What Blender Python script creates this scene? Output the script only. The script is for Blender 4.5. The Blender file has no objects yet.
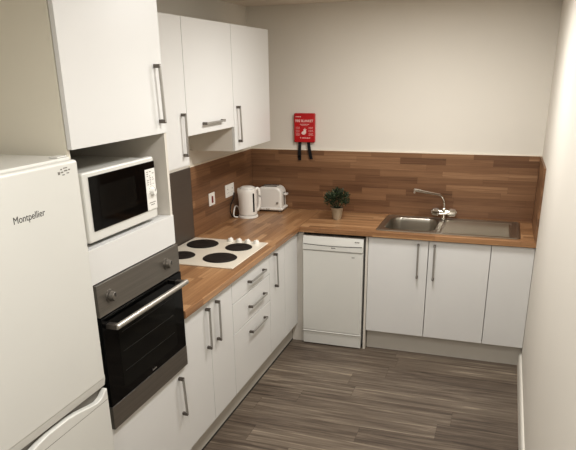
import bpy, bmesh, math, random
from mathutils import Vector, Matrix, noise
random.seed(7)
S = bpy.context.scene
C = S.collection
PI = math.pi

# ------------------------------------------------------------------ materials
def nodes(name):
    m = bpy.data.materials.new(name)
    m.use_nodes = True
    nt = m.node_tree
    return m, nt, nt.nodes['Principled BSDF']

def srgb(r, g, b):
    f = lambda c: ((c / 255) / 12.92) if c / 255 <= .04045 else (((c / 255) + .055) / 1.055) ** 2.4
    return (f(r), f(g), f(b), 1)

def N(nt, t, **kw):
    n = nt.nodes.new(t)
    for k, v in kw.items():
        setattr(n, k, v)
    return n

def plain(name, col, rough=.4, metal=0, coat=0, var=.03, scale=6, bump=0, bscale=200, spec=.5, aniso=None):
    """procedural: base colour gently mottled by noise, optional fine bump / brushed grain"""
    m, nt, b = nodes(name)
    tc = N(nt, 'ShaderNodeTexCoord')
    nz = N(nt, 'ShaderNodeTexNoise')
    nz.inputs['Scale'].default_value = scale
    nz.inputs['Detail'].default_value = 4
    src = tc.outputs['Object']
    if aniso:
        mp = N(nt, 'ShaderNodeMapping')
        mp.inputs['Scale'].default_value = aniso
        nt.links.new(src, mp.inputs['Vector'])
        src = mp.outputs['Vector']
    nt.links.new(src, nz.inputs['Vector'])
    cr = N(nt, 'ShaderNodeValToRGB')
    cr.color_ramp.elements[0].position = .3
    cr.color_ramp.elements[1].position = .7
    cr.color_ramp.elements[0].color = tuple(c * (1 - var) for c in col[:3]) + (1,)
    cr.color_ramp.elements[1].color = tuple(min(1, c * (1 + var)) for c in col[:3]) + (1,)
    nt.links.new(nz.outputs['Fac'], cr.inputs['Fac'])
    nt.links.new(cr.outputs['Color'], b.inputs['Base Color'])
    b.inputs['Roughness'].default_value = rough
    b.inputs['Metallic'].default_value = metal
    b.inputs['Coat Weight'].default_value = coat
    b.inputs['Coat Roughness'].default_value = .08
    b.inputs['Specular IOR Level'].default_value = spec
    if bump:
        n2 = N(nt, 'ShaderNodeTexNoise')
        n2.inputs['Scale'].default_value = bscale
        n2.inputs['Detail'].default_value = 3
        nt.links.new(tc.outputs['Object'], n2.inputs['Vector'])
        bp = N(nt, 'ShaderNodeBump')
        bp.inputs['Strength'].default_value = bump
        bp.inputs['Distance'].default_value = .002
        nt.links.new(n2.outputs['Fac'], bp.inputs['Height'])
        nt.links.new(bp.outputs['Normal'], b.inputs['Normal'])
    return m

def staves(name, ua, va, width, l0, l1, cols, rough, grain=(2.5, 70), gstr=.35, joint=.55, offset=0.0, stag=1.0, jw=.012, spec=.5):
    """boards along ua, laid side by side along va; each board gets its own tone and grain"""
    m, nt, b = nodes(name)
    L = nt.links.new
    geo = N(nt, 'ShaderNodeNewGeometry')
    def dot(v):
        d = N(nt, 'ShaderNodeVectorMath', operation='DOT_PRODUCT')
        d.inputs[1].default_value = v
        L(geo.outputs['Position'], d.inputs[0])
        return d.outputs['Value']
    def M(op, a, c=None, e=None):
        n = N(nt, 'ShaderNodeMath', operation=op)
        for i, x in enumerate((a, c, e)):
            if x is None: continue
            if isinstance(x, (int, float)): n.inputs[i].default_value = x
            else: L(x, n.inputs[i])
        return n.outputs[0]
    u, v = dot(ua), dot(va)
    v1 = M('DIVIDE', M('ADD', v, 10 * width + offset), width)
    row = M('FLOOR', v1)
    w1 = N(nt, 'ShaderNodeTexWhiteNoise', noise_dimensions='1D')
    L(row, w1.inputs['W'])
    w2 = N(nt, 'ShaderNodeTexWhiteNoise', noise_dimensions='1D')
    L(M('ADD', row, 37.3), w2.inputs['W'])
    ln = M('MULTIPLY_ADD', w1.outputs['Value'], l1 - l0, l0)
    u1 = M('ADD', M('DIVIDE', u, ln), M('MULTIPLY_ADD', w2.outputs['Value'], 9.0 * stag, 50))
    col = M('FLOOR', u1)
    cv = N(nt, 'ShaderNodeCombineXYZ')
    L(row, cv.inputs[0]); L(col, cv.inputs[1])
    w3 = N(nt, 'ShaderNodeTexWhiteNoise', noise_dimensions='2D')
    L(cv.outputs[0], w3.inputs['Vector'])
    # grain coordinate
    gv = N(nt, 'ShaderNodeCombineXYZ')
    L(M('MULTIPLY', u, grain[0]), gv.inputs[0])
    L(M('MULTIPLY', v, grain[1]), gv.inputs[1])
    L(M('MULTIPLY', w3.outputs['Value'], 30), gv.inputs[2])
    nz = N(nt, 'ShaderNodeTexNoise')
    nz.inputs['Scale'].default_value = 1
    nz.inputs['Detail'].default_value = 5
    nz.inputs['Roughness'].default_value = .65
    nz.inputs['Distortion'].default_value = .6
    L(gv.outputs[0], nz.inputs['Vector'])
    f = M('ADD', M('MULTIPLY', w3.outputs['Value'], 1 - gstr), M('MULTIPLY', M('MULTIPLY_ADD', nz.outputs['Fac'], 2.4, -.7), gstr))
    cr = N(nt, 'ShaderNodeValToRGB')
    e = cr.color_ramp.elements
    while len(e) < len(cols): e.new(.5)
    for i, c in enumerate(cols):
        e[i].position = i / (len(cols) - 1)
        e[i].color = c
    L(f, cr.inputs['Fac'])
    # joints
    fr = M('FRACT', v1)
    edge = M('MINIMUM', fr, M('SUBTRACT', 1, fr))
    fu = M('FRACT', u1)
    eu = M('MULTIPLY', M('MINIMUM', fu, M('SUBTRACT', 1, fu)), M('DIVIDE', ln, width))
    line = M('LESS_THAN', M('MINIMUM', edge, eu), jw)
    mx = N(nt, 'ShaderNodeMixRGB', blend_type='MULTIPLY')
    L(M('MULTIPLY', line, joint), mx.inputs['Fac'])
    L(cr.outputs['Color'], mx.inputs['Color1'])
    mx.inputs['Color2'].default_value = (.3, .25, .22, 1)
    L(mx.outputs['Color'], b.inputs['Base Color'])
    b.inputs['Roughness'].default_value = rough
    b.inputs['Specular IOR Level'].default_value = spec
    return m

WOOD = [srgb(88, 61, 41), srgb(122, 89, 63), srgb(139, 105, 76), srgb(168, 133, 101)]
WOODT = [srgb(120, 87, 58), srgb(156, 117, 82), srgb(178, 139, 101), srgb(208, 172, 133)]
FLOORC = [srgb(62, 52, 44), srgb(96, 84, 73), srgb(124, 112, 98), srgb(166, 153, 136)]
M_ = {
 'wall': plain('wall paint', srgb(225, 220, 210), .85, var=.012, scale=1.5, bump=.08, bscale=120, spec=.25),
 'wall_r': plain('wall paint right', srgb(226, 221, 211), .7, var=.012, scale=1.5, bump=.15, bscale=60, spec=.3),
 'ceiling': plain('ceiling paint', srgb(228, 219, 206), .9, var=.015, scale=2, spec=.2),
 'white': plain('white gloss laminate', srgb(223, 222, 219), .36, var=.006, scale=3, coat=.08),
 'carcass': plain('white melamine', srgb(218, 212, 202), .5, var=.01, scale=4),
 'cream': plain('cream melamine side', srgb(224, 219, 204), .55, var=.01, scale=4),
 'skirt': plain('white satin wood paint', srgb(230, 226, 216), .45, var=.01),
 'appl': plain('white enamel', srgb(219, 218, 212), .32, var=.008, scale=3, coat=.1),
 'appl2': plain('white plastic', srgb(236, 234, 228), .35, var=.01, scale=5),
 'hob': plain('white hob enamel', srgb(236, 229, 214), .22, var=.008, coat=.2),
 'steel': plain('brushed steel', srgb(136, 131, 124), .40, metal=.85, var=.09, scale=3, aniso=(60, 1, 60)),
 'steel_panel': plain('grey steel panel', srgb(112, 104, 96), .42, metal=.55, var=.03, scale=3, aniso=(1, 1, 80)),
 'sink': plain('sink steel', srgb(188, 183, 173), .29, metal=1, var=.05, scale=8, aniso=(1, 30, 1)),
 'chrome': plain('chrome', srgb(225, 222, 216), .08, metal=1, var=.02),
 'handle': plain('satin nickel', srgb(176, 173, 168), .34, metal=.6, var=.03, scale=30),
 'handle_end': plain('dark nickel', srgb(118, 112, 106), .4, metal=.9, var=.03, scale=30),
 'plinth': plain('plinth board', srgb(198, 193, 184), .5, var=.01),
 'backp': plain('shade-painted back board', srgb(100, 94, 82), .7, var=.02),  # the deep niche's shade is put into this colour
 'bar': plain('satin steel bar', srgb(190, 186, 178), .35, metal=.75, var=.02),
 'rail': plain('dim oven rail', srgb(40, 40, 37), .5, var=.02),
 'duct': plain('duct boxing paint', srgb(186, 180, 160), .8, var=.01),
 'wall_f': plain('darkened far wall paint', srgb(150, 142, 130), .85, var=.01),  # unseen wall, darkened to cut bounced light
 'plate': plain('cast iron hotplate', srgb(30, 22, 18), .62, var=.1, scale=60, bump=.2, bscale=300),
 'blackglass': plain('black glass', srgb(7, 7, 7), .06, var=.05, spec=.18),
 'window': plain('dark oven window', srgb(19, 19, 17), .10, var=.05, spec=.15),
 'black': plain('black plastic', srgb(14, 14, 14), .5, var=.05),
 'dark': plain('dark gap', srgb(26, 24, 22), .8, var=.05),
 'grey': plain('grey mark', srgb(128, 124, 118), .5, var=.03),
 'darkgrey': plain('dark grey print', srgb(62, 60, 58), .5, var=.03),
 'hood': plain('hood underside', srgb(74, 70, 62), .6, metal=.1, var=.03),
 'red': plain('red plastic', srgb(190, 18, 26), .4, var=.04, coat=.15),
 'redd': plain('dark red rocker', srgb(120, 24, 20), .4, var=.04),
 'strap': plain('black webbing', srgb(12, 12, 16), .8, var=.1, scale=200),
 'print': plain('white print', srgb(236, 214, 208), .5, var=.01),
 'pot': plain('silver pot', srgb(176, 166, 146), .35, metal=.35, var=.05, scale=10),
 'leaf': plain('dark leaf', srgb(44, 58, 34), .5, var=.35, scale=60),
 'leaf2': plain('pale leaf', srgb(104, 112, 84), .5, var=.3, scale=60),
 'soil': plain('soil', srgb(40, 30, 22), .9, var=.2, scale=80),
 'silicone': plain('white sealant', srgb(238, 230, 214), .5, var=.01),
 'blind': plain('dark floor-line', srgb(56, 52, 47), .7, var=.03),
 'splash_back': staves('oak block splashback x', (1, 0, 0), (0, 0, 1), .047, .30, .62, WOOD, .42, gstr=.42, offset=.02),
 'splash_side': staves('oak block splashback y', (0, 1, 0), (0, 0, 1), .047, .30, .62, WOOD, .42, gstr=.42, offset=.02),
 'top_left': staves('oak block worktop y', (0, 1, 0), (1, 0, -1), .043, .28, .6, WOODT, .34, gstr=.42, offset=.017),
 'top_back': staves('oak block worktop x', (1, 0, 0), (0, 1, 1), .043, .28, .6, WOODT, .34, gstr=.42, offset=.017),
 'floor': staves('grey oak vinyl plank', (1, 0, 0), (0, 1, 0), .165, .9, 1.25, FLOORC, .42, grain=(2.2, 42), gstr=.76, joint=.35, jw=.012, spec=.4),
}

# ------------------------------------------------------------------ mesh helpers
def B():
    return bmesh.new()

def merge(bm, tmp):
    me = bpy.data.meshes.new('t')
    tmp.to_mesh(me); tmp.free()
    bm.from_mesh(me)
    bpy.data.meshes.remove(me)

def box(bm, x0, x1, y0, y1, z0, z1, bev=0, seg=2, mat=None):
    t = B()
    bmesh.ops.create_cube(t, size=1)
    for v in t.verts:
        v.co = Vector(((x0 + x1) / 2 + v.co.x * (x1 - x0), (y0 + y1) / 2 + v.co.y * (y1 - y0), (z0 + z1) / 2 + v.co.z * (z1 - z0)))
    if bev:
        bmesh.ops.bevel(t, geom=t.edges[:], offset=bev, segments=seg, profile=.5, affect='EDGES')
    if mat is not None:
        bmesh.ops.transform(t, matrix=mat, verts=t.verts)
    merge(bm, t)
    return bm

def prism(bm, pts, axis, a0, a1, bev=0, seg=2):
    """pts: 2-D outline; axis 'x': pts are (y,z); 'y': (x,z); 'z': (x,y)"""
    t = B()
    def P(p, a):
        return {'x': (a, p[0], p[1]), 'y': (p[0], a, p[1]), 'z': (p[0], p[1], a)}[axis]
    lo = [t.verts.new(P(p, a0)) for p in pts]
    hi = [t.verts.new(P(p, a1)) for p in pts]
    n = len(pts)
    t.faces.new(lo[::-1]); t.faces.new(hi)
    for i in range(n):
        t.faces.new((lo[i], lo[(i + 1) % n], hi[(i + 1) % n], hi[i]))
    bmesh.ops.recalc_face_normals(t, faces=t.faces)
    if bev:
        es = [e for e in t.edges if (e.verts[0] in lo) == (e.verts[1] in lo)]
        bmesh.ops.bevel(t, geom=es, offset=bev, segments=seg, profile=.5, affect='EDGES')
    merge(bm, t)
    return bm

def cyl(bm, p0, p1, r0, r1=None, seg=24, bev=0):
    r1 = r0 if r1 is None else r1
    p0, p1 = Vector(p0), Vector(p1)
    t = B()
    bmesh.ops.create_cone(t, cap_ends=True, segments=seg, radius1=r0, radius2=r1, depth=(p1 - p0).length)
    if bev:
        es = [e for e in t.edges if abs(e.verts[0].co.z - e.verts[1].co.z) < 1e-6]
        bmesh.ops.bevel(t, geom=es, offset=bev, segments=3, profile=.5, affect='EDGES')
    q = (p1 - p0).to_track_quat('Z', 'Y').to_matrix().to_4x4()
    bmesh.ops.transform(t, matrix=Matrix.Translation((p0 + p1) / 2) @ q, verts=t.verts)
    merge(bm, t)
    return bm

def tube(bm, path, r, seg=10):
    path = [Vector(p) for p in path]
    rings = []
    up = Vector((0, 0, 1))
    for i, p in enumerate(path):
        d = (path[min(i + 1, len(path) - 1)] - path[max(i - 1, 0)]).normalized()
        a = d.cross(up)
        if a.length < 1e-3: a = d.cross(Vector((0, 1, 0)))
        a.normalize(); b = a.cross(d)
        rr = r[i] if isinstance(r, (list, tuple)) else r
        rings.append([bm.verts.new(p + rr * (math.cos(k * 2 * PI / seg) * a + math.sin(k * 2 * PI / seg) * b)) for k in range(seg)])
    for A, Bq in zip(rings, rings[1:]):
        for k in range(seg):
            bm.faces.new((A[k], A[(k + 1) % seg], Bq[(k + 1) % seg], Bq[k]))
    bm.faces.new(rings[0][::-1]); bm.faces.new(rings[-1])
    bmesh.ops.recalc_face_normals(bm, faces=bm.faces)
    return bm

def lathe(bm, prof, c, seg=32, fx=None):
    rings = []
    for r, z in prof:
        rings.append([bm.verts.new((c[0] + r * math.cos(2 * PI * k / seg), c[1] + r * math.sin(2 * PI * k / seg), c[2] + z)) for k in range(seg)])
    for A, Bq in zip(rings, rings[1:]):
        for k in range(seg):
            bm.faces.new((A[k], A[(k + 1) % seg], Bq[(k + 1) % seg], Bq[k]))
    bm.faces.new(rings[0][::-1]); bm.faces.new(rings[-1])
    bmesh.ops.remove_doubles(bm, verts=bm.verts, dist=1e-6)
    bmesh.ops.recalc_face_normals(bm, faces=bm.faces)
    return bm

def smooth_path(pts, n=8):
    """Catmull-Rom"""
    p = [Vector(q) for q in pts]
    p = [p[0] * 2 - p[1]] + p + [p[-1] * 2 - p[-2]]
    out = []
    for i in range(1, len(p) - 2):
        for k in range(n):
            t = k / n
            a, b, c, d = p[i - 1], p[i], p[i + 1], p[i + 2]
            out.append(.5 * ((2 * b) + (c - a) * t + (2 * a - 5 * b + 4 * c - d) * t * t + (3 * b - a - 3 * c + d) * t ** 3))
    out.append(p[-2])
    return out

def rrect(x0, x1, y0, y1, r, n=6):
    rs = r if isinstance(r, (list, tuple)) else (r,) * 4      # bl, br, tr, tl
    o = []
    for (cx, cy, a0), rr in zip(((x0, y0, PI), (x1, y0, 1.5 * PI), (x1, y1, 0), (x0, y1, .5 * PI)), rs):
        sx = 1 if cx == x0 else -1
        sy = 1 if cy == y0 else -1
        for k in range(n + 1):
            a = a0 + k * PI / 2 / n
            o.append((cx + sx * rr + rr * math.cos(a), cy + sy * rr + rr * math.sin(a)))
    return o

ORIG = {}
def obj(name, bm, mat, parent=None, local=False, label=None):
    """link bm (world coordinates, or the parent's own when local) as ONE mesh object"""
    if parent is not None and not local:
        bmesh.ops.translate(bm, vec=-ORIG[parent], verts=bm.verts)
    me = bpy.data.meshes.new(name)
    o0 = None
    if parent is None:
        xs = [v.co for v in bm.verts]
        o0 = Vector(((min(c.x for c in xs) + max(c.x for c in xs)) / 2, (min(c.y for c in xs) + max(c.y for c in xs)) / 2, min(c.z for c in xs)))
        bmesh.ops.translate(bm, vec=-o0, verts=bm.verts)
    bm.to_mesh(me); bm.free()
    for p in me.polygons: p.use_smooth = True
    me.set_sharp_from_angle(angle=math.radians(32))
    o = bpy.data.objects.new(name, me)
    C.objects.link(o)
    me.materials.append(M_[mat])
    wn = o.modifiers.new('flat faces', 'WEIGHTED_NORMAL')
    wn.keep_sharp = True; wn.weight = 80
    if parent is not None:
        o.parent = parent
        ORIG[o] = ORIG[parent]
    else:
        o.location = o0
        ORIG[o] = o0
    if label: o['label'] = label
    return o

def thing(name, label, cat, loc, rotz=0, group=None):
    o = bpy.data.objects.new(name, None)
    C.objects.link(o)
    o.empty_display_size = .1
    o.location = loc; o.rotation_euler = (0, 0, rotz)
    o['label'] = label; o['category'] = cat
    if group: o['group'] = group
    ORIG[o] = Vector(loc)
    return o

def tag(o, label, cat, group=None):
    o['label'] = label; o['category'] = cat
    if group: o['group'] = group
    return o

def struct(name, bm, mat):
    o = obj(name, bm, mat)
    o['kind'] = 'structure'
    return o

def text(name, s, size, loc, rot, mat, parent, width=None, weight=.0, align='LEFT'):
    cu = bpy.data.curves.new('txt', 'FONT')
    cu.body = s; cu.size = size; cu.extrude = .0003; cu.offset = weight
    cu.align_x = align
    to = bpy.data.objects.new('txt', cu)
    C.objects.link(to)
    dg = bpy.context.evaluated_depsgraph_get(); dg.update()
    me = bpy.data.meshes.new_from_object(to.evaluated_get(dg))
    bpy.data.objects.remove(to)
    bm = B(); bm.from_mesh(me)
    bpy.data.meshes.remove(me); bpy.data.curves.remove(cu)
    if width:
        w = max(v.co.x for v in bm.verts) - min(v.co.x for v in bm.verts)
        for v in bm.verts: v.co.x *= width / w
    bmesh.ops.transform(bm, matrix=Matrix.Translation(loc) @ rot, verts=bm.verts)
    return obj(name, bm, mat, parent)

ROT_X = Matrix(((0, 0, 1, 0), (1, 0, 0, 0), (0, 1, 0, 0), (0, 0, 0, 1)))      # text reads along +y, faces +x
ROT_Y = Matrix(((1, 0, 0, 0), (0, 0, -1, 0), (0, 1, 0, 0), (0, 0, 0, 1)))     # text reads along +x, faces -y

# ------------------------------------------------------------------ dimensions (metres)
W, H = 2.20, 2.418
YF = -6.2                     # wall behind the camera
ZW, ZU = .91, .87             # worktop top / underside
ZS = 1.378                    # top of the splashback
G = .002                     # half a door gap

# ------------------------------------------------------------------ the setting
struct('floor', box(B(), -.1, W + .1, YF - .1, .1, -.1, 0), 'floor')
struct('ceiling', box(B(), -.1, W + .1, YF - .1, .1, H, H + .1), 'ceiling')
struct('wall_left', box(B(), -.1, 0, YF, 0, 0, H), 'wall')
struct('wall_back', box(B(), -.1, W + .1, 0, .1, 0, H), 'wall')
struct('wall_right', box(B(), W, W + .1, YF, 0, 0, H), 'wall_r')
struct('wall_front', box(B(), -.1, W + .1, YF - .1, YF, 0, H), 'wall_f')
struct('baseboard_right', prism(B(), [(W, 0), (W - .018, 0), (W - .018, .082), (W - .013, .094), (W - .006, .1), (W, .1)], 'y', YF, -.531), 'skirt')

# ------------------------------------------------------------------ handles
def bar_handle(p0, p1, out, parent):
    """bar from p0 to p1 (centres of the two feet on the door face), standing off along out"""
    p0, p1, out = Vector(p0), Vector(p1), Vector(out)
    d = (p1 - p0).normalized()
    s = d.cross(out).normalized()
    def ob(bm, c, hd, ho, hs, bev):
        t = B()
        bmesh.ops.create_cube(t, size=1)
        for v in t.verts: v.co = c + d * v.co.x * hd * 2 + out * v.co.y * ho * 2 + s * v.co.z * hs * 2
        bmesh.ops.recalc_face_normals(t, faces=t.faces)
        bmesh.ops.bevel(t, geom=t.edges[:], offset=bev, segments=2, profile=.5, affect='EDGES')
        merge(bm, t)
    bm = B()
    ob(bm, (p0 + p1) / 2 + out * .0245, (p1 - p0).length / 2 + .004, .0045, .0055, .0015)
    h = obj('handle', bm, 'handle', parent, label='satin metal bar handle')
    for p in (p0, p1):
        e = B()
        ob(e, p + out * .0142, .0075, .0140, .0070, .0015)
        obj('handle_foot', e, 'handle_end', h)
    return h

# ------------------------------------------------------------------ base units, left run (fronts face +x)
XD = .576
def panel_box(bm, x0, x1, y0, y1, z0, z1, open_axis='x', th=.016, top=False):
    """open-fronted cabinet shell from boards"""
    box(bm, x0, x1, y0, y0 + th, z0, z1)
    box(bm, x0, x1, y1 - th, y1, z0, z1)
    box(bm, x0, x1, y0 + th, y1 - th, z0, z0 + th)
    if open_axis == 'x': box(bm, x0, x0 + .006, y0 + th, y1 - th, z0 + th, z1)
    else: box(bm, x0 + th, x1 - th, y1 - th - .006, y1 - th, z0 + th, z1)
    if top: box(bm, x0, x1, y0 + th, y1 - th, z1 - th, z1)
    return bm

def door_left(name, parent, y0, y1, z0, z1, x=XD, th=.018):
    return obj(name, box(B(), x - th, x, y0 + G, y1 - G, z0 + G, z1 - G, .0018), 'white', parent)

GB = 'white base units under the worktops'
t = thing('base_cabinet', 'white two-door base cabinet beside the tall oven housing', 'cabinet', (.3, -2.06, .153), group=GB)
obj('carcass', panel_box(B(), .02, XD - .019, -2.355, -1.768, .153, .866), 'carcass', t)
d = door_left('door', t, -2.355, -2.058, .153, .866); bar_handle((XD, -2.103, .825), (XD, -2.103, .612), (1, 0, 0), d)
d = door_left('door', t, -2.058, -1.767, .153, .866); bar_handle((XD, -1.984, .825), (XD, -1.984, .612), (1, 0, 0), d)

t = thing('drawer_unit', 'white base unit of three drawers under the electric hob', 'drawers', (.3, -1.46, .153), group=GB)
obj('carcass', panel_box(B(), .02, XD - .019, -1.7665, -1.1635, .153, .866), 'carcass', t)
for z0, z1, zh in ((.724, .866, .79), (.541, .724, .632), (.153, .541, .468)):
    d = door_left('drawer', t, -1.767, -1.163, z0, z1)
    bar_handle((XD, -1.530, zh), (XD, -1.285, zh), (1, 0, 0), d)

t = thing('base_cabinet', 'narrow white single-door base cabinet nearest the corner, right of the drawers', 'cabinet', (.3, -1.01, .153), group=GB)
obj('carcass', panel_box(B(), .02, XD - .019, -1.1625, -.862, .153, .866), 'carcass', t)
d = door_left('door', t, -1.163, -.861, .153, .866); bar_handle((XD, -1.076, .833), (XD, -1.063, .612), (1, 0, 0), d)

t = obj('corner_panel', box(B(), XD - .018, XD, -.861 + G, -.578, .153, .866, .0018), 'white')
tag(t, 'plain white corner filler panel between the narrow cabinet and the dishwasher', 'panel')
t = obj('filler_panel', box(B(), .530, .6235, -.562, -.546, .001, .866, .001), 'carcass')
tag(t, 'narrow white filler panel down to the floor left of the dishwasher', 'panel')

t = obj('plinth', box(B(), .512, .528, -2.995, -.5465, .001, .150, .001), 'plinth')
tag(t, 'long white plinth along the floor under the left run of cabinets', 'plinth', 'white plinths')
obj('floor_strip', box(B(), .528, .5305, -2.995, -.5465, .001, .011), 'blind', t, label='dark floor-line strip')  # thin dark strip along the foot of the plinth
t = obj('plinth', box(B(), 1.106, W - .002, -.529, -.513, .001, .150, .001), 'plinth')
tag(t, 'white plinth along the floor under the sink cabinet', 'plinth', 'white plinths')

# ------------------------------------------------------------------ back run
t = thing('sink_cabinet', 'white two-door cabinet under the sink, right of the dishwasher', 'cabinet', (1.52, -.3, .001), group=GB)
bm = B()
box(bm, 1.0855, 1.1015, -.576, -.03, .001, .866)
box(bm, 1.911, 1.927, -.556, -.03, .153, .866)
box(bm, 1.1015, 1.911, -.556, -.03, .153, .169)
box(bm, 1.1015, 1.911, -.036, -.03, .169, .866)
obj('carcass', bm, 'carcass', t)
def door_back(parent, x0, x1, z0, z1):
    return obj('door', box(B(), x0 + G, x1 - G, -XD, -XD + .018, z0 + G, z1 - G, .0018), 'white', parent)
d = door_back(t, 1.1025, 1.5215, .153, .866); bar_handle((1.452, -XD, .833), (1.455, -XD, .605), (0, -1, 0), d)
d = door_back(t, 1.5215, 1.9290, .153, .866); bar_handle((1.562, -XD, .835), (1.565, -XD, .600), (0, -1, 0), d)
t = obj('end_panel', box(B(), 1.9305, W - .002, -XD, -XD + .018, .1545, .8645, .0018), 'white')
tag(t, 'plain white blank panel between the sink cabinet and the right wall', 'panel')

# ------------------------------------------------------------------ worktops
def edge_profile(a, z0, z1, r=.006):
    return [(a + r, z0), (a + r * .3, z0 + r * .3), (a, z0 + r), (a, z1 - r), (a + r * .3, z1 - r * .3), (a + r, z1)]
bm = B()
pr = [(.0135, ZW), (.0135, ZU + .0005)] + [(1.2 - x, z) for x, z in edge_profile(.6, ZU + .0005, ZW)]
prism(bm, pr, 'y', -2.3545, -.0135)
t = obj('worktop', bm, 'top_left')
tag(t, 'oak block worktop along the left wall, carrying the white hob', 'worktop', 'oak block worktops')
bm = B()
pr = [(-.535, ZW), (-.535, ZU + .0005)] + edge_profile(-.6, ZU + .0005, ZW)
prism(bm, pr, 'x', .6005, W - .0005)
box(bm, .6005, W - .0135, -.065, -.0135, ZU + .0005, ZW)
box(bm, .6005, 1.160, -.535, -.065, ZU + .0005, ZW)
box(bm, 2.082, W - .0135, -.535, -.065, ZU + .0005, ZW)
t = obj('worktop', bm, 'top_back')
tag(t, 'oak block worktop along the back wall, holding the sink', 'worktop', 'oak block worktops')

# ------------------------------------------------------------------ splashbacks
GS = 'oak block splashbacks'
t = obj('splashback', box(B(), .0135, W - .0135, -.0125, -.0005, ZW + .0005, ZS), 'splash_back')
tag(t, 'long oak block splashback on the back wall behind sink and toaster', 'splashback', GS)
t = obj('splashback', box(B(), .0005, .0125, -1.088, -.0005, ZW + .0005, ZS), 'splash_side')
tag(t, 'oak block splashback on the left wall behind the sockets', 'splashback', GS)
t = obj('splashback', box(B(), W - .0125, W - .0005, -.600, -.0005, ZW + .0005, ZS), 'splash_side')
tag(t, 'short oak block splashback return on the right wall', 'splashback', GS)
t = obj('steel_splashback', box(B(), .0005, .0125, -1.80, -1.0885, ZW + .0005, ZS, .001), 'steel_panel')
tag(t, 'grey metal splashback panel on the left wall behind the hob', 'splashback')
struct('trim_1', box(B(), .0005, W - .0005, -.0105, -.0005, ZS + .0002, ZS + .008), 'silicone')
struct('trim_2', box(B(), .0005, .0105, -1.088, -.011, ZS + .0002, ZS + .008), 'silicone')

# ------------------------------------------------------------------ tall oven housing
XT = .58
t = thing('tall_housing', 'tall white housing unit holding microwave and oven', 'cabinet', (.3, -2.68, .153))
bm = B()
box(bm, .02, XT - .005, -2.376, -2.358, .153, 2.405)
for z in (.153, .620, 1.348, 1.723, 2.217):
    box(bm, .02, XT - .022, -2.981, -2.376, z, z + .016)
obj('carcass', bm, 'carcass', t)
obj('back_panel', box(B(), .02, .028, -2.981, -2.376, .17, 2.216), 'backp', t, label='shade-painted back board of the niche')
obj('side_panel', box(B(), .002, XT - .021, -3.000, -2.982, .153, 2.405, .001), 'cream', t, label='cream side panel')
d = obj('door', box(B(), XT - .018, XT, -2.998, -2.359, 1.722, 2.235, .0018), 'white', t)
bar_handle((XT, -2.420, 1.985), (XT, -2.410, 1.772), (1, 0, 0), d)
obj('shade_filler', box(B(), XT - .018, XT, -2.998, -2.359, 2.239, 2.405, .0018), 'white', t)  # unseen panel, added so the housing casts its shadow on the wall
bm = B()
box(bm, XT - .018, XT, -2.998, -2.359, 1.240, 1.3695, .0018)
box(bm, .03, XT - .018, -2.980, -2.377, 1.3643, 1.3695)
obj('fascia', bm, 'white', t)
d = obj('door', box(B(), XT - .018, XT, -2.998, -2.359, .155, .638, .0018), 'white', t)
bar_handle((XT, -2.432, .592), (XT, -2.418, .396), (1, 0, 0), d)

# ------------------------------------------------------------------ oven
t = thing('oven', 'built-in black glass oven with steel control strip in the tall housing', 'oven', (.3, -2.67, .640))
obj('body', box(B(), .06, .574, -2.960, -2.392, .642, 1.236), 'black', t)
obj('control_panel', box(B(), .5765, .592, -2.980, -2.361, 1.113, 1.2375, .002), 'steel', t, label='brushed steel control panel')
for y in (-2.905, -2.476):
    bm = B()
    cyl(bm, (.592, y, 1.178), (.598, y, 1.178), .026, .025, 28)
    cyl(bm, (.598, y, 1.178), (.618, y, 1.178), .021, .017, 28, .002)
    k = obj('knob', bm, 'steel', t)
    obj('pointer', box(B(), .6182, .6195, y - .002, y + .002, 1.178, 1.193), 'darkgrey', k)
d = obj('door', box(B(), .5765, .596, -2.980, -2.361, .7395, 1.110, .003), 'blackglass', t, label='black glass oven door')
bm = B()
box(bm, .5765, .597, -2.980, -2.361, .6405, .7385, .002)
obj('lower_trim', bm, 'steel', t, label='brushed steel lower trim')
bm = B()
prism(bm, rrect(-2.885, -2.44, .775, 1.030, .02), 'x', .596, .5966)
w = obj('window', bm, 'window', d)
for z in (1.012, .93, .845): obj('shelf_rail', box(B(), .5966, .5970, -2.865, -2.46, z, z + .0025), 'rail', w)
bm = B()
cyl(bm, (.640, -2.955, 1.074), (.640, -2.392, 1.074), .0115, seg=20, bev=.003)
h = obj('handle', bm, 'bar', d, label='round steel bar handle')
for y in (-2.945, -2.412): obj('handle_foot', box(B(), .5962, .640, y - .014, y + .014, 1.064, 1.084, .003), 'handle_end', h)
bm = B()
for i, (a, b_) in enumerate(((0, .006), (.009, .015), (.018, .023), (.026, .032))):
    box(bm, .5966, .5972, -2.672 + a, -2.672 + b_, .752, .759)
    if i % 2 == 0: box(bm, .5966, .5972, -2.672 + a, -2.672 + a + .002, .759, .763)
obj('logo', bm, 'grey', d)

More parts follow.
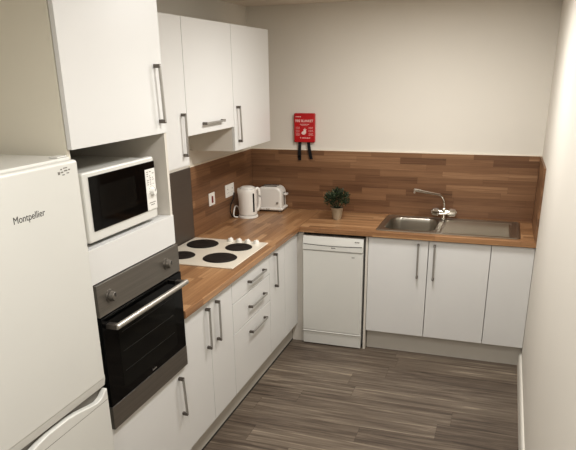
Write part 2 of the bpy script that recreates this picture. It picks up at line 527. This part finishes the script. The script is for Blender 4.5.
# ------------------------------------------------------------------ microwave
t = thing('microwave', 'white microwave with black door in the open niche', 'microwave', (.38, -2.70, 1.3696))
XM = .565
bm = B()
box(bm, .20, XM - .03, -2.938, -2.468, 1.388, 1.630, .006)
obj('body', bm, 'appl', t)
bm = B()
prism(bm, rrect(-2.946, -2.462, 1.384, 1.637, .012), 'x', XM - .03, XM, .008, 3)
obj('front_frame', bm, 'appl', t)
for x in (.24, .50):
    for y in (-2.90, -2.50): obj('foot', cyl(B(), (x, y, 1.3697), (x, y, 1.390), .014, seg=14), 'black', t)
bm = B()
pts = [(-2.912, 1.424), (-2.546, 1.424), (-2.546, 1.592), (-2.468, 1.592), (-2.468, 1.619), (-2.912, 1.619)]
prism(bm, pts, 'x', XM, XM + .004)
d = obj('door', bm, 'blackglass', t, label='black glass door')
obj('window', prism(B(), rrect(-2.862, -2.620, 1.462, 1.580, .006), 'x', XM + .004, XM + .0045), 'window', d)
p = obj('control_panel', box(B(), XM, XM + .005, -2.545, -2.469, 1.424, 1.591, .0015), 'appl2', t)
bm = B(); cyl(bm, (XM + .005, -2.502, 1.497), (XM + .020, -2.502, 1.497), .016, .014, 24, .002)
k = obj('knob', bm, 'appl2', p)
obj('pointer', box(B(), XM + .0202, XM + .021, -2.503, -2.501, 1.499, 1.510), 'darkgrey', k)
bm = B()
random.seed(3)
for r in range(7):
    z = 1.528 + r * .0085
    for c in range(3):
        if random.random() < .8:
            y = -2.535 + c * .021
            box(bm, XM + .005, XM + .0054, y, y + random.uniform(.006, .014), z, z + .0028)
for k_ in range(9):
    a = -.6 + k_ * PI * 1.2 / 8 + .2
    y, z = -2.502 + .024 * math.cos(a), 1.497 + .024 * math.sin(a)
    box(bm, XM + .005, XM + .0054, y - .0015, y + .0015, z - .0015, z + .0015)
box(bm, XM + .005, XM + .0054, -2.53, -2.482, 1.452, 1.455)
box(bm, XM + .005, XM + .0054, -2.52, -2.490, 1.443, 1.446)
obj('printed_marks', bm, 'grey', p)

# ------------------------------------------------------------------ fridge freezer
t = thing('fridge_freezer', 'large white fridge freezer at the left edge beside the tall housing', 'fridge', (.32, -3.316, 0))
Y0, Y1 = -3.592, -3.0405
obj('body', box(B(), .03, .572, Y0, Y1, .03, 1.690, .006), 'appl', t)
obj('top_lid', box(B(), .03, .604, Y0, Y1 - .004, 1.690, 1.7085, .005), 'appl', t)
bm = B()
box(bm, .578, .63, Y0, Y1, .903, 1.7005, .011, 3)
prism(bm, [(.582, .872), (.617, .872), (.623, .878), (.6285, .905), (.6285, .92), (.582, .92)], 'y', Y0 + .003, Y1 - .003)
d = obj('fridge_door', bm, 'appl', t)
text('lettering', 'Montpellier', .030, (.6301, -3.366, 1.556), ROT_X, 'darkgrey', d, width=.134, weight=0)
bm = B()
for y, z, w_, h_ in ((-3.146, 1.664, .010, .009), (-3.132, 1.668, .012, .004), (-3.115, 1.671, .016, .004), (-3.132, 1.677, .008, .004), (-3.118, 1.680, .02, .003), (-3.094, 1.672, .008, .004), (-3.126, 1.660, .012, .003), (-3.104, 1.663, .012, .003)):
    box(bm, .6301, .6304, y, y + w_, z, z + h_)
obj('sticker', bm, 'grey', d)
# freezer door: two finger scoops dip in its top edge
def dip(y):
    c = (Y0 + Y1) / 2
    a = abs(y - c)
    k = [(0, 0), (.05, 0), (.10, .006), (.14, .014), (.18, .022), (.212, .0265), (.24, .02), (.257, .006), (.266, .0), (.3, 0)]
    for (p0, v0), (p1, v1) in zip(k, k[1:]):
        if p0 <= a <= p1: return v0 + (v1 - v0) * (a - p0) / (p1 - p0)
    return 0
ys = [Y0 + (Y1 - Y0) * i / 90 for i in range(91)]
bm = B()
prism(bm, [(Y0, .06), (Y1, .06)] + [(y, .862 - dip(y)) for y in reversed(ys)], 'x', .606, .63, .0045, 3)
d = obj('freezer_door', bm, 'appl', t)
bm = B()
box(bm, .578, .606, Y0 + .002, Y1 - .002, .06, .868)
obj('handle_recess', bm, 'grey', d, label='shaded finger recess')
bm = B()
box(bm, .6300, .6303, Y0 + .004, Y1 - .004, .8195, .8212)
obj('seam', bm, 'grey', d)
for y in (Y0 + .05, Y1 - .05):
    for x in (.08, .52): obj('foot', cyl(B(), (x, y, .0), (x, y, .03), .02, seg=14), 'black', t)
obj('hinge_cap', box(B(), .565, .600, Y1 - .060, Y1 - .012, 1.7085, 1.7130, .002), 'appl', t)

# ------------------------------------------------------------------ wall units
XU = .322
GU = 'white wall units on the left wall'
def wall_unit(label, y0, y1, z0, z1, depth0=.002):
    t = thing('wall_cabinet', label, 'cabinet', (.16, (y0 + y1) / 2, z0), group=GU)
    bm = B()
    panel_box(bm, depth0, XU - .019, y0 + .0005, y1 - .0005, z0, z1, 'x', .018, True)
    obj('carcass', bm, 'carcass', t)
    return t, door_left('door', t, y0, y1, z0, z1, XU)
t, d = wall_unit('tall white wall cabinet directly right of the tall oven housing', -2.355, -1.677, 1.485, 2.231)
bar_handle((XU, -1.738, 1.752), (XU, -1.738, 1.545), (1, 0, 0), d)
t, d = wall_unit('shorter white wall cabinet above the hob with horizontal handle', -1.677, -1.050, 1.635, 2.231)
bar_handle((XU, -1.488, 1.690), (XU, -1.245, 1.690), (1, 0, 0), d)
t, d = wall_unit('white wall cabinet nearest the corner, right of the hood cabinet', -1.050, -.4045, 1.485, 2.231)
bar_handle((XU, -1.003, 1.752), (XU, -.990, 1.545), (1, 0, 0), d)

# ------------------------------------------------------------------ hob
t = thing('hob', 'white electric hob with four dark hotplates set in the worktop', 'hob', (.287, -1.40, ZW + .0005))
obj('hob_plate', box(B(), .026, .552, -1.688, -1.106, ZW + .0005, ZW + .0085, .003), 'hob', t)
for x, y, r in ((.155, -1.258, .099), (.412, -1.268, .082), (.397, -1.520, .099), (.150, -1.535, .078)):
    bm = B()
    lathe(bm, [(r, 0), (r, .004), (r - .004, .0065), (r * .42, .0065), (r * .38, .0045), (.0005, .0045)], (x, y, ZW + .009), 40)
    p = obj('hotplate', bm, 'plate', t)
    bm = B()
    lathe(bm, [(r + .004, 0), (r + .004, .0016), (r + .0003, .0022)], (x, y, ZW + .0086), 40)
    obj('ring', bm, 'plate', p)
for i in range(4):
    x = .298 + i * .062
    bm = B()
    lathe(bm, [(.019, 0), (.0185, .012), (.016, .018), (.001, .019)], (x, -1.135 - .004 * i, ZW + .0087), 24)
    box(bm, x - .003, x + .003, -1.152 - .004 * i, -1.118 - .004 * i, ZW + .02, ZW + .031, .001)
    obj('knob', bm, 'appl2', t)
bm = B()
for i in range(4):
    for k in range(5):
        a = k * PI / 4 + PI
        x = .298 + i * .062 + .0255 * math.cos(a); y = -1.135 - .004 * i + .0255 * math.sin(a)
        box(bm, x - .0012, x + .0012, y - .0012, y + .0012, ZW + .0086, ZW + .0088)
box(bm, .34, .40, -1.176, -1.170, ZW + .0086, ZW + .0088)
obj('printed_marks', bm, 'grey', t)

# ------------------------------------------------------------------ dishwasher
t = thing('dishwasher', 'slim white dishwasher under the worktop in the corner', 'dishwasher', (.85, -.33, 0))
DX0, DX1 = .6265, 1.0725
obj('body', box(B(), DX0 + .003, DX1 - .003, -.572, -.04, .02, .846, .003), 'appl', t)
bm = B()
prism(bm, [(-.574, .848), (-.574, .747), (-.603, .747), (-.606, .752), (-.606, .788), (-.6, .797), (-.592, .838), (-.584, .848)], 'x', DX0, DX1, .003)
p = obj('control_panel', bm, 'appl', t)
bm = B()
n = 40
lo = []
for i in range(n + 1):
    x = DX0 + .008 + (DX1 - DX0 - .016) * i / n
    lo.append((x, .7905 - .006 * math.sin(PI * i / n)))
prism(bm, [(x, z - .0022) for x, z in lo] + [(x, z + .0016) for x, z in reversed(lo)], 'y', -.6068, -.602)
obj('groove', bm, 'darkgrey', p)
bm = B()
for a, b_ in ((0, .007), (.009, .014), (.016, .021), (.023, .029)): box(bm, .842 + a, .842 + b_, -.6066, -.606, .768, .7745)
obj('logo', bm, 'darkgrey', p)
for a in (0, .012, .024): obj('button', cyl(B(), (1.015 + a, -.5945, .823), (1.015 + a, -.599, .822), .004, seg=12), 'grey', p)
bm = B()
prism(bm, rrect(DX0, DX1, .118, .743, .004), 'y', -.600, -.574, .004, 3)
d = obj('door', bm, 'appl', t)
bm = B()
for a, b_ in ((0, .005), (.007, .014), (.016, .02)): box(bm, .992 + a, .992 + b_, -.6005, -.600, .706, .713)
obj('printed_mark', bm, 'grey', d)
bm = B()
box(bm, DX0 + .001, DX1 - .001, -.594, -.574, .008, .108, .002)
prism(bm, [(-.574, .106), (-.597, .106), (-.602, .110), (-.597, .116), (-.574, .116)], 'x', DX0, DX1)
obj('kick_plate', bm, 'appl', t)
for x in (DX0 + .03, DX1 - .03):
    for y in (-.54, -.08): obj('foot', cyl(B(), (x, y, 0), (x, y, .021), .015, seg=14), 'black', t)
t = obj('gap_shade', box(B(), .6245, 1.085, -.535, -.530, .8515, .8695), 'dark')  # dark sheet painting the shade of the open gap above the dishwasher
tag(t, 'dark strip painting the shade in the gap between the dishwasher top and the worktop', 'strip')

# ------------------------------------------------------------------ sink
SX0, SX1, SY0, SY1 = 1.142, 2.104, -.553, -.047
t = thing('sink', 'stainless steel sink with left bowl and ribbed drainer', 'sink', (1.62, -.3, ZW))
def sd_rr(x, y, x0, x1, y0, y1, r):
    cx, cy, hx, hy = (x0 + x1) / 2, (y0 + y1) / 2, (x1 - x0) / 2 - r, (y1 - y0) / 2 - r
    qx, qy = abs(x - cx) - hx, abs(y - cy) - hy
    return math.hypot(max(qx, 0), max(qy, 0)) + min(max(qx, qy), 0) - r
def ss(a, b, x):
    k = max(0, min(1, (x - a) / (b - a)))
    return k * k * (3 - 2 * k)
def sink_z(x, y):
    do = -sd_rr(x, y, SX0, SX1, SY0, SY1, .035)
    z = .0008 + .0042 * ss(0, .006, do) - .0035 * ss(.016, .024, do)
    db = -sd_rr(x, y, 1.188, 1.540, -.492, -.118, .075)
    z -= .150 * ss(-.002, .020, db) + .008 * ss(.02, .17, db)
    dd = -sd_rr(x, y, 1.575, 2.050, -.505, -.100, .02)
    if dd > 0:
        z -= .006 * ss(0, .008, dd)
        z += .0065 * ss(.008, .02, dd) * (.5 + .5 * math.cos((y + .3) * 2 * PI / .034))
    return ZW + z
def clampc(x, y):
    r = .035
    cx = min(max(x, SX0 + r), SX1 - r); cy = min(max(y, SY0 + r), SY1 - r)
    dx, dy = x - cx, y - cy
    l = math.hypot(dx, dy)
    if l > r and dx and dy: return cx + dx * r / l, cy + dy * r / l
    return x, y
def sink_grid(x0, x1, nx, ny):
    bm = B()
    g = [[None] * (ny + 1) for _ in range(nx + 1)]
    for i in range(nx + 1):
        for j in range(ny + 1):
            x, y = clampc(x0 + (x1 - x0) * i / nx, SY0 + (SY1 - SY0) * j / ny)
            g[i][j] = bm.verts.new((x, y, sink_z(x, y)))
    for i in range(nx):
        for j in range(ny):
            bm.faces.new((g[i][j], g[i + 1][j], g[i + 1][j + 1], g[i][j + 1]))
    return bm
bz = obj('basin', sink_grid(SX0, 1.560, 130, 156), 'sink', t)
obj('drainer', sink_grid(1.560, SX1, 100, 156), 'sink', t)
for p in list(bz.data.polygons): p.use_smooth = True
bm = B(); lathe(bm, [(.040, 0), (.040, .003), (.030, .004), (.026, .001), (.001, .001)], (1.364, -.305, ZW - .157), 28)
wst = obj('waste', bm, 'chrome', bz)
bm = B(); cyl(bm, (1.364, -.305, ZW - .1555), (1.364, -.305, ZW - .149), .022, .018, 20)
obj('plug', bm, 'dark', wst)

# ------------------------------------------------------------------ tap
t = thing('mixer_tap', 'chrome mixer tap with long swan-neck spout behind the sink bowl', 'tap', (1.566, -.088, ZW + .004))
TX, TY = 1.566, -.088
bm = B()
lathe(bm, [(.026, 0), (.026, .006), (.018, .012), (.016, .03), (.020, .04), (.022, .062), (.018, .076), (.012, .084), (.011, .11), (.001, .111)], (TX, TY, ZW + .0042), 28)
cyl(bm, (TX - .037, TY, ZW + .054), (TX + .04, TY, ZW + .054), .021, seg=24, bev=.003)
obj('tap_body', bm, 'chrome', t)
for s in (-1, 1):
    bm = B()
    cyl(bm, (TX + s * .038, TY, ZW + .054), (TX + s * .086, TY, ZW + .054), .031, .027, 10, .005)
    cyl(bm, (TX + s * .086, TY, ZW + .054), (TX + s * .091, TY, ZW + .054), .017, .015, 20)
    obj('tap_knob', bm, 'chrome', t)
bm = B()
path = smooth_path([(TX, TY, ZW + .10), (TX - .004, TY - .002, ZW + .135), (TX - .016, TY - .011, ZW + .166), (TX - .034, TY - .024, ZW + .186), (TX - .062, TY - .045, ZW + .195), (TX - .12, TY - .088, ZW + .212), (TX - .20, TY - .145, ZW + .235)], 8)
tube(bm, path, .0095, 14)
sp = obj('spout', bm, 'chrome', t)
bm = B()
a = Vector((TX - .165, TY - .121, ZW + .226)); b_ = Vector((TX - .212, TY - .154, ZW + .238))
cyl(bm, a, b_, .012, .0125, 20, .002)
cyl(bm, b_ - (b_ - a) * .15 + Vector((0, 0, .004)), b_ - (b_ - a) * .15 - Vector((0, 0, .024)), .0115, .010, 18, .002)
obj('nozzle', bm, 'chrome', sp)

# ------------------------------------------------------------------ kettle
KX, KY = .125, -.400
t = thing('kettle', 'white jug kettle with dark water gauge on the corner worktop', 'kettle', (KX, KY, ZW + .0005))
bm = B()
lathe(bm, [(.001, 0), (.075, 0), (.077, .004), (.075, .016), (.068, .020), (.001, .020)], (0, 0, 0), 36)
b0 = obj('base', bm, 'appl2', t, True)
bm = B()
lathe(bm, [(.001, .0215), (.064, .0215), (.070, .026), (.071, .05), (.071, .12), (.070, .19), (.069, .208), (.063, .222), (.001, .223)], (0, 0, 0), 40)
sa = math.radians(200)
for v in bm.verts:          # pouring lip pulled out at the top
    if v.co.z > .15:
        a = math.atan2(v.co.y, v.co.x)
        k = max(0, math.cos(a - sa)) ** 14 * (v.co.z - .15) / .07
        r = math.hypot(v.co.x, v.co.y)
        if r > .03:
            v.co.x += math.cos(sa) * .012 * k; v.co.y += math.sin(sa) * .012 * k
body = obj('jug', bm, 'appl2', t, True)
bm = B()
lathe(bm, [(.001, .2235), (.056, .2235), (.054, .231), (.04, .237), (.001, .239)], (0, 0, 0), 36)
obj('lid', bm, 'appl2', t, True)
ha = math.radians(32)
dv = Vector((math.cos(ha), math.sin(ha), 0))
bm = B()
pth = smooth_path([dv * .060 + Vector((0, 0, .212)), dv * .078 + Vector((0, 0, .216)), dv * .090 + Vector((0, 0, .196)), dv * .091 + Vector((0, 0, .13)), dv * .087 + Vector((0, 0, .075)), dv * .069 + Vector((0, 0, .048))], 6)
tube(bm, pth, .0115, 12)
obj('handle', bm, 'appl2', t, True)
wa = math.radians(-30)
bm = B()
rot = Matrix.Rotation(wa, 4, 'Z')
def rk(z): return .071 + (.070 - .071) * (z - .05) / .14
t0 = B()
vs = []
for z in (.050, .190):
    for y in (-.0065, .0065):
        for x in (-.004, .0022):
            vs.append(t0.verts.new((rk(z) + x, y, z)))
for f in ((0, 1, 3, 2), (4, 6, 7, 5), (0, 4, 5, 1), (2, 3, 7, 6), (1, 5, 7, 3), (0, 2, 6, 4)): t0.faces.new([vs[i] for i in f])
bmesh.ops.recalc_face_normals(t0, faces=t0.faces)
bmesh.ops.transform(t0, matrix=rot, verts=t0.verts)
merge(bm, t0)
obj('water_gauge', bm, 'black', body, True)
bm = B()
pth = smooth_path([(-.060, -.060, .008), (-.086, -.072, .014), (-.099, -.050, .04), (-.098, -.020, .08), (-.085, .0, .075), (-.080, .02, .04), (-.086, .05, .006), (-.08, .09, .006)], 8)
tube(bm, pth, .0055, 8)
obj('power_cord', bm, 'appl2', b0, True)

# ------------------------------------------------------------------ toaster
t = thing('toaster', 'white two-slice toaster against the back splashback', 'toaster', (.205, -.106, ZW + .0005), math.radians(3))
bm = B()
prism(bm, rrect(-.108, .108, .022, .196, (.018, .018, .055, .066), 8), 'y', -.072, .072, .018, 4)
body = obj('body', bm, 'appl2', t, True)
bm = B()
prism(bm, rrect(-.118, .120, .012, .034, .01, 4), 'y', -.078, .078, .008, 3)
obj('base', bm, 'appl2', t, True)
for x in (-.09, .09):
    for y in (-.055, .055): obj('foot', cyl(B(), (x, y, 0), (x, y, .014), .010, seg=12), 'grey', t, True)
for y in (-.030, .030): obj('slot', box(B(), -.062, .060, y - .014, y + .014, .1945, .1972), 'black', body, True)
bm = B()
box(bm, .1085, .114, -.008, .008, .05, .15)
k = obj('lever_track', bm, 'grey', t, True)
bm = B()
box(bm, .112, .140, -.022, .022, .128, .142, .004)
obj('lever', bm, 'appl2', k, True)
bm = B()
cyl(bm, (.074, -.0722, .072), (.074, -.080, .072), .010, .009, 16)
obj('dial', bm, 'handle', body, True)
bm = B()
for a in (0, .008, .016, .022): box(bm, -.018 + a, -.012 + a, -.0785, -.0778, .020, .026)
obj('logo', bm, 'grey', body, True)
bm = B()
tube(bm, smooth_path([(.031, -.440, 1.100), (.032, -.46, 1.06), (.030, -.505, 1.02), (.030, -.52, .97), (.030, -.48, .925), (.034, -.41, .918), (.045, -.36, .918)], 8), .004, 8)
obj('power_cord', bm, 'black', b0, label='dark loop below the double socket')  # black loop hanging below the double socket

# ------------------------------------------------------------------ sockets
GK = 'white socket plates on the left splashback'
t = thing('cooker_switch', 'small square white switch plate with dark red rocker', 'switch', (.0126, -.802, 1.073))
obj('plate', box(B(), .0127, .021, -.848, -.756, 1.075, 1.164, .003), 'appl2', t)
bm = B(); box(bm, .021, .0255, -.813, -.793, 1.094, 1.140, .0015)
k = obj('rocker', bm, 'redd', t, label='dark red rocker')
t = thing('double_socket', 'wide white double socket plate behind the kettle', 'socket', (.0126, -.476, 1.080))
obj('plate', box(B(), .0127, .021, -.566, -.412, 1.080, 1.174, .003), 'appl2', t)
for y in (-.530, -.448):
    bm = B()
    box(bm, .0211, .0216, y - .004, y + .004, 1.134, 1.143)
    for s in (-1, 1): box(bm, .0211, .0216, y + s * .012 - .0035, y + s * .012 + .0035, 1.112, 1.1155)
    obj('pin_hole', bm, 'grey', t)
    obj('rocker', box(B(), .021, .0245, y - .006, y + .006, 1.150, 1.164, .001), 'appl2', t)

# ------------------------------------------------------------------ potted plant
t = thing('potted_plant', 'small bushy green plant in a silver pot on the back worktop', 'plant', (.800, -.290, ZW + .0005))
bm = B()
lathe(bm, [(.001, 0), (.030, 0), (.031, .003), (.0335, .012), (.046, .086), (.047, .09), (.043, .09), (.041, .078), (.001, .078)], (0, 0, 0), 32)
pot = obj('pot', bm, 'pot', t, True)
bm = B(); lathe(bm, [(.001, .0785), (.0405, .0785), (.035, .084), (.001, .087)], (0, 0, 0), 20)
obj('soil', bm, 'soil', pot, True)
random.seed(11)
bm = B(); bm2 = B(); st = B()
cen = Vector((0, 0, .150))
for i in range(620):
    d = Vector((random.gauss(0, 1), random.gauss(0, 1), random.gauss(0, 1))).normalized()
    if d.z < -.55: d.z = -d.z * .3; d.normalize()
    rr = random.uniform(0, 1) ** .42
    p = cen + Vector((d.x * .088, d.y * .088, d.z * .072)) * rr
    tgt = bm2 if random.random() < .16 else bm
    ln, wd = random.uniform(.018, .03), random.uniform(.009, .014)
    ax = (d + Vector((random.uniform(-.8, .8), random.uniform(-.8, .8), random.uniform(-.3, .9)))).normalized()
    sd = ax.cross(Vector((random.uniform(-1, 1), random.uniform(-1, 1), random.uniform(-1, 1)))).normalized()
    nn = ax.cross(sd)
    v = [tgt.verts.new(p), tgt.verts.new(p + ax * ln * .45 + sd * wd / 2 + nn * .002), tgt.verts.new(p + ax * ln), tgt.verts.new(p + ax * ln * .45 - sd * wd / 2 + nn * .002)]
    m_ = tgt.verts.new(p + ax * ln * .5 - nn * .002)
    for a, b_ in ((0, 1), (1, 2), (2, 3), (3, 0)): tgt.faces.new((v[a], v[b_], m_))
    if i % 20 == 0:
        tube(st, [Vector((0, 0, .084)) + Vector((d.x, d.y, 0)) * .012, (p + Vector((0, 0, .08))) / 2 + Vector((d.x, d.y, 0)) * .01, p], .0012, 5)
fo = obj('foliage', bm, 'leaf', t, True)
obj('pale_foliage', bm2, 'leaf2', t, True, label='paler leaf tips')
obj('stem', st, 'leaf', t, True)

# ------------------------------------------------------------------ fire blanket
t = thing('fire_blanket', 'red fire blanket case with two black pull straps on back wall', 'fire blanket', (.4645, -.02, 1.44))
bm = B()
prism(bm, rrect(.382, .546, 1.440, 1.656, .008), 'y', -.034, -.001, .005, 3)
case = obj('case', bm, 'red', t, label='red plastic case')
fr = B()
for q in ((.386, .542, 1.648, 1.652), (.386, .542, 1.444, 1.448)): box(fr, q[0], q[1], -.0355, -.034, q[2], q[3])
for q in ((.386, .390), (.538, .542)): box(fr, q[0], q[1], -.0355, -.034, 1.444, 1.652)
obj('raised_rim', fr, 'red', case)
yt = -.0342
text('lettering', 'FIRE BLANKET', .026, (.392, yt, 1.592), ROT_Y, 'print', case, width=.144, weight=.0005)
pr = B()
random.seed(5)
for z, x0, x1, h_ in ((1.628, .395, .440, .006), (1.574, .43, .505, .004), (1.566, .44, .492, .003), (1.470, .432, .44, .009), (1.470, .446, .512, .007)):
    x = x0
    while x < x1:
        w_ = random.uniform(.004, .010); box(pr, x, min(x + w_, x1), yt - .0004, yt + .0003, z, z + h_); x += w_ + .003
for zz in (1.552, 1.544, 1.530, 1.522, 1.508, 1.500, 1.492):
    for x0 in (.396, .500):
        x = x0
        while x < x0 + .032:
            w_ = random.uniform(.003, .008); box(pr, x, x + w_, yt - .0004, yt + .0003, zz, zz + .0026); x += w_ + .0025
obj('small_print', pr, 'print', case)
fl = B()
pts = [(.449, 1.500), (.462, 1.497), (.474, 1.503), (.481, 1.515), (.478, 1.527), (.484, 1.540), (.474, 1.536), (.471, 1.551), (.464, 1.536), (.458, 1.541), (.459, 1.525), (.447, 1.520), (.441, 1.508)]
prism(fl, pts, 'y', yt - .0004, yt + .0003)
obj('flame_symbol', fl, 'print', case)
for xa, xb, zb in ((.424, .423, 1.302), (.494, .518, 1.312)):
    bm = B()
    n = 10
    for i in range(n):
        k0, k1 = i / n, (i + 1) / n
        def at(k): return xa + (xb - xa) * k, -.020 - .012 * math.sin(PI * k) * .6 - .006 * k, 1.441 + (zb - 1.441) * k
        (x0, y0, z0), (x1, y1, z1) = at(k0), at(k1)
        q = [bm.verts.new(c) for c in ((x0 - .012, y0, z0), (x0 + .012, y0, z0), (x1 + .012, y1, z1), (x1 - .012, y1, z1))]
        r = [bm.verts.new(v.co + Vector((0, .0035, 0))) for v in q]
        bm.faces.new(q); bm.faces.new(r[::-1])
        for a in range(4): bm.faces.new((q[a], r[a], r[(a + 1) % 4], q[(a + 1) % 4]))
    bmesh.ops.remove_doubles(bm, verts=bm.verts, dist=1e-5)
    bmesh.ops.recalc_face_normals(bm, faces=bm.faces)
    obj('pull_strap', bm, 'strap', t, label='black fabric pull strap')

# ------------------------------------------------------------------ light
def area(name, loc, size, power, col, rot=(0, 0, 0), shape='DISK', size_y=None, spread=None):
    l = bpy.data.lights.new(name, 'AREA')
    l.shape = shape; l.size = size; l.energy = power; l.color = col
    if size_y: l.size_y = size_y
    if spread: l.spread = spread
    o = bpy.data.objects.new(name, l)
    o.location = loc; o.rotation_euler = rot
    C.objects.link(o)
    return o
WARM = (1, .995, .985)
area('ceiling_area_light', (1.42, -1.25, H - .012), .38, 20, WARM)
area('ceiling_area_light', (1.45, -2.45, H - .012), .38, 10.5, WARM)  # added without a fitting, evens the light along the room
area('ceiling_area_light', (1.40, -3.75, H - .012), .38, 10, WARM)
area('ceiling_area_light', (1.50, -5.20, H - .012), .50, 20, WARM)  # added fill behind the camera, lifts surfaces facing it

w = bpy.data.worlds.new('world')
S.world = w
w.use_nodes = True
w.node_tree.nodes['Background'].inputs[0].default_value = (1, .93, .84, 1)
w.node_tree.nodes['Background'].inputs[1].default_value = .1

# ------------------------------------------------------------------ camera (solved from the photograph; the photo is a crop, hence the shift)
cam = bpy.data.cameras.new('camera')
co = bpy.data.objects.new('camera', cam)
C.objects.link(co)
yaw, pitch, roll = .3310, -.3592, -.0136
f = Vector((-math.sin(yaw) * math.cos(pitch), math.cos(yaw) * math.cos(pitch), math.sin(pitch)))
r = Vector((math.cos(yaw), math.sin(yaw), 0)); u = r.cross(f)
r2 = math.cos(roll) * r + math.sin(roll) * u
u2 = -math.sin(roll) * r + math.cos(roll) * u
mw = Matrix((r2, u2, -f)).transposed().to_4x4()
mw.translation = Vector((1.9366, -4.7595, 1.9578))
co.matrix_world = mw
cam.sensor_width = 36; cam.sensor_fit = 'HORIZONTAL'
cam.lens = 618.9 / 576 * 36
cam.shift_x = 0
cam.shift_y = (303.9 - 225) / 576
cam.clip_start = .05
S.camera = co
S.view_settings.view_transform = 'Standard'
S.view_settings.look = 'None'
S.view_settings.exposure = .34
S.view_settings.gamma = .87
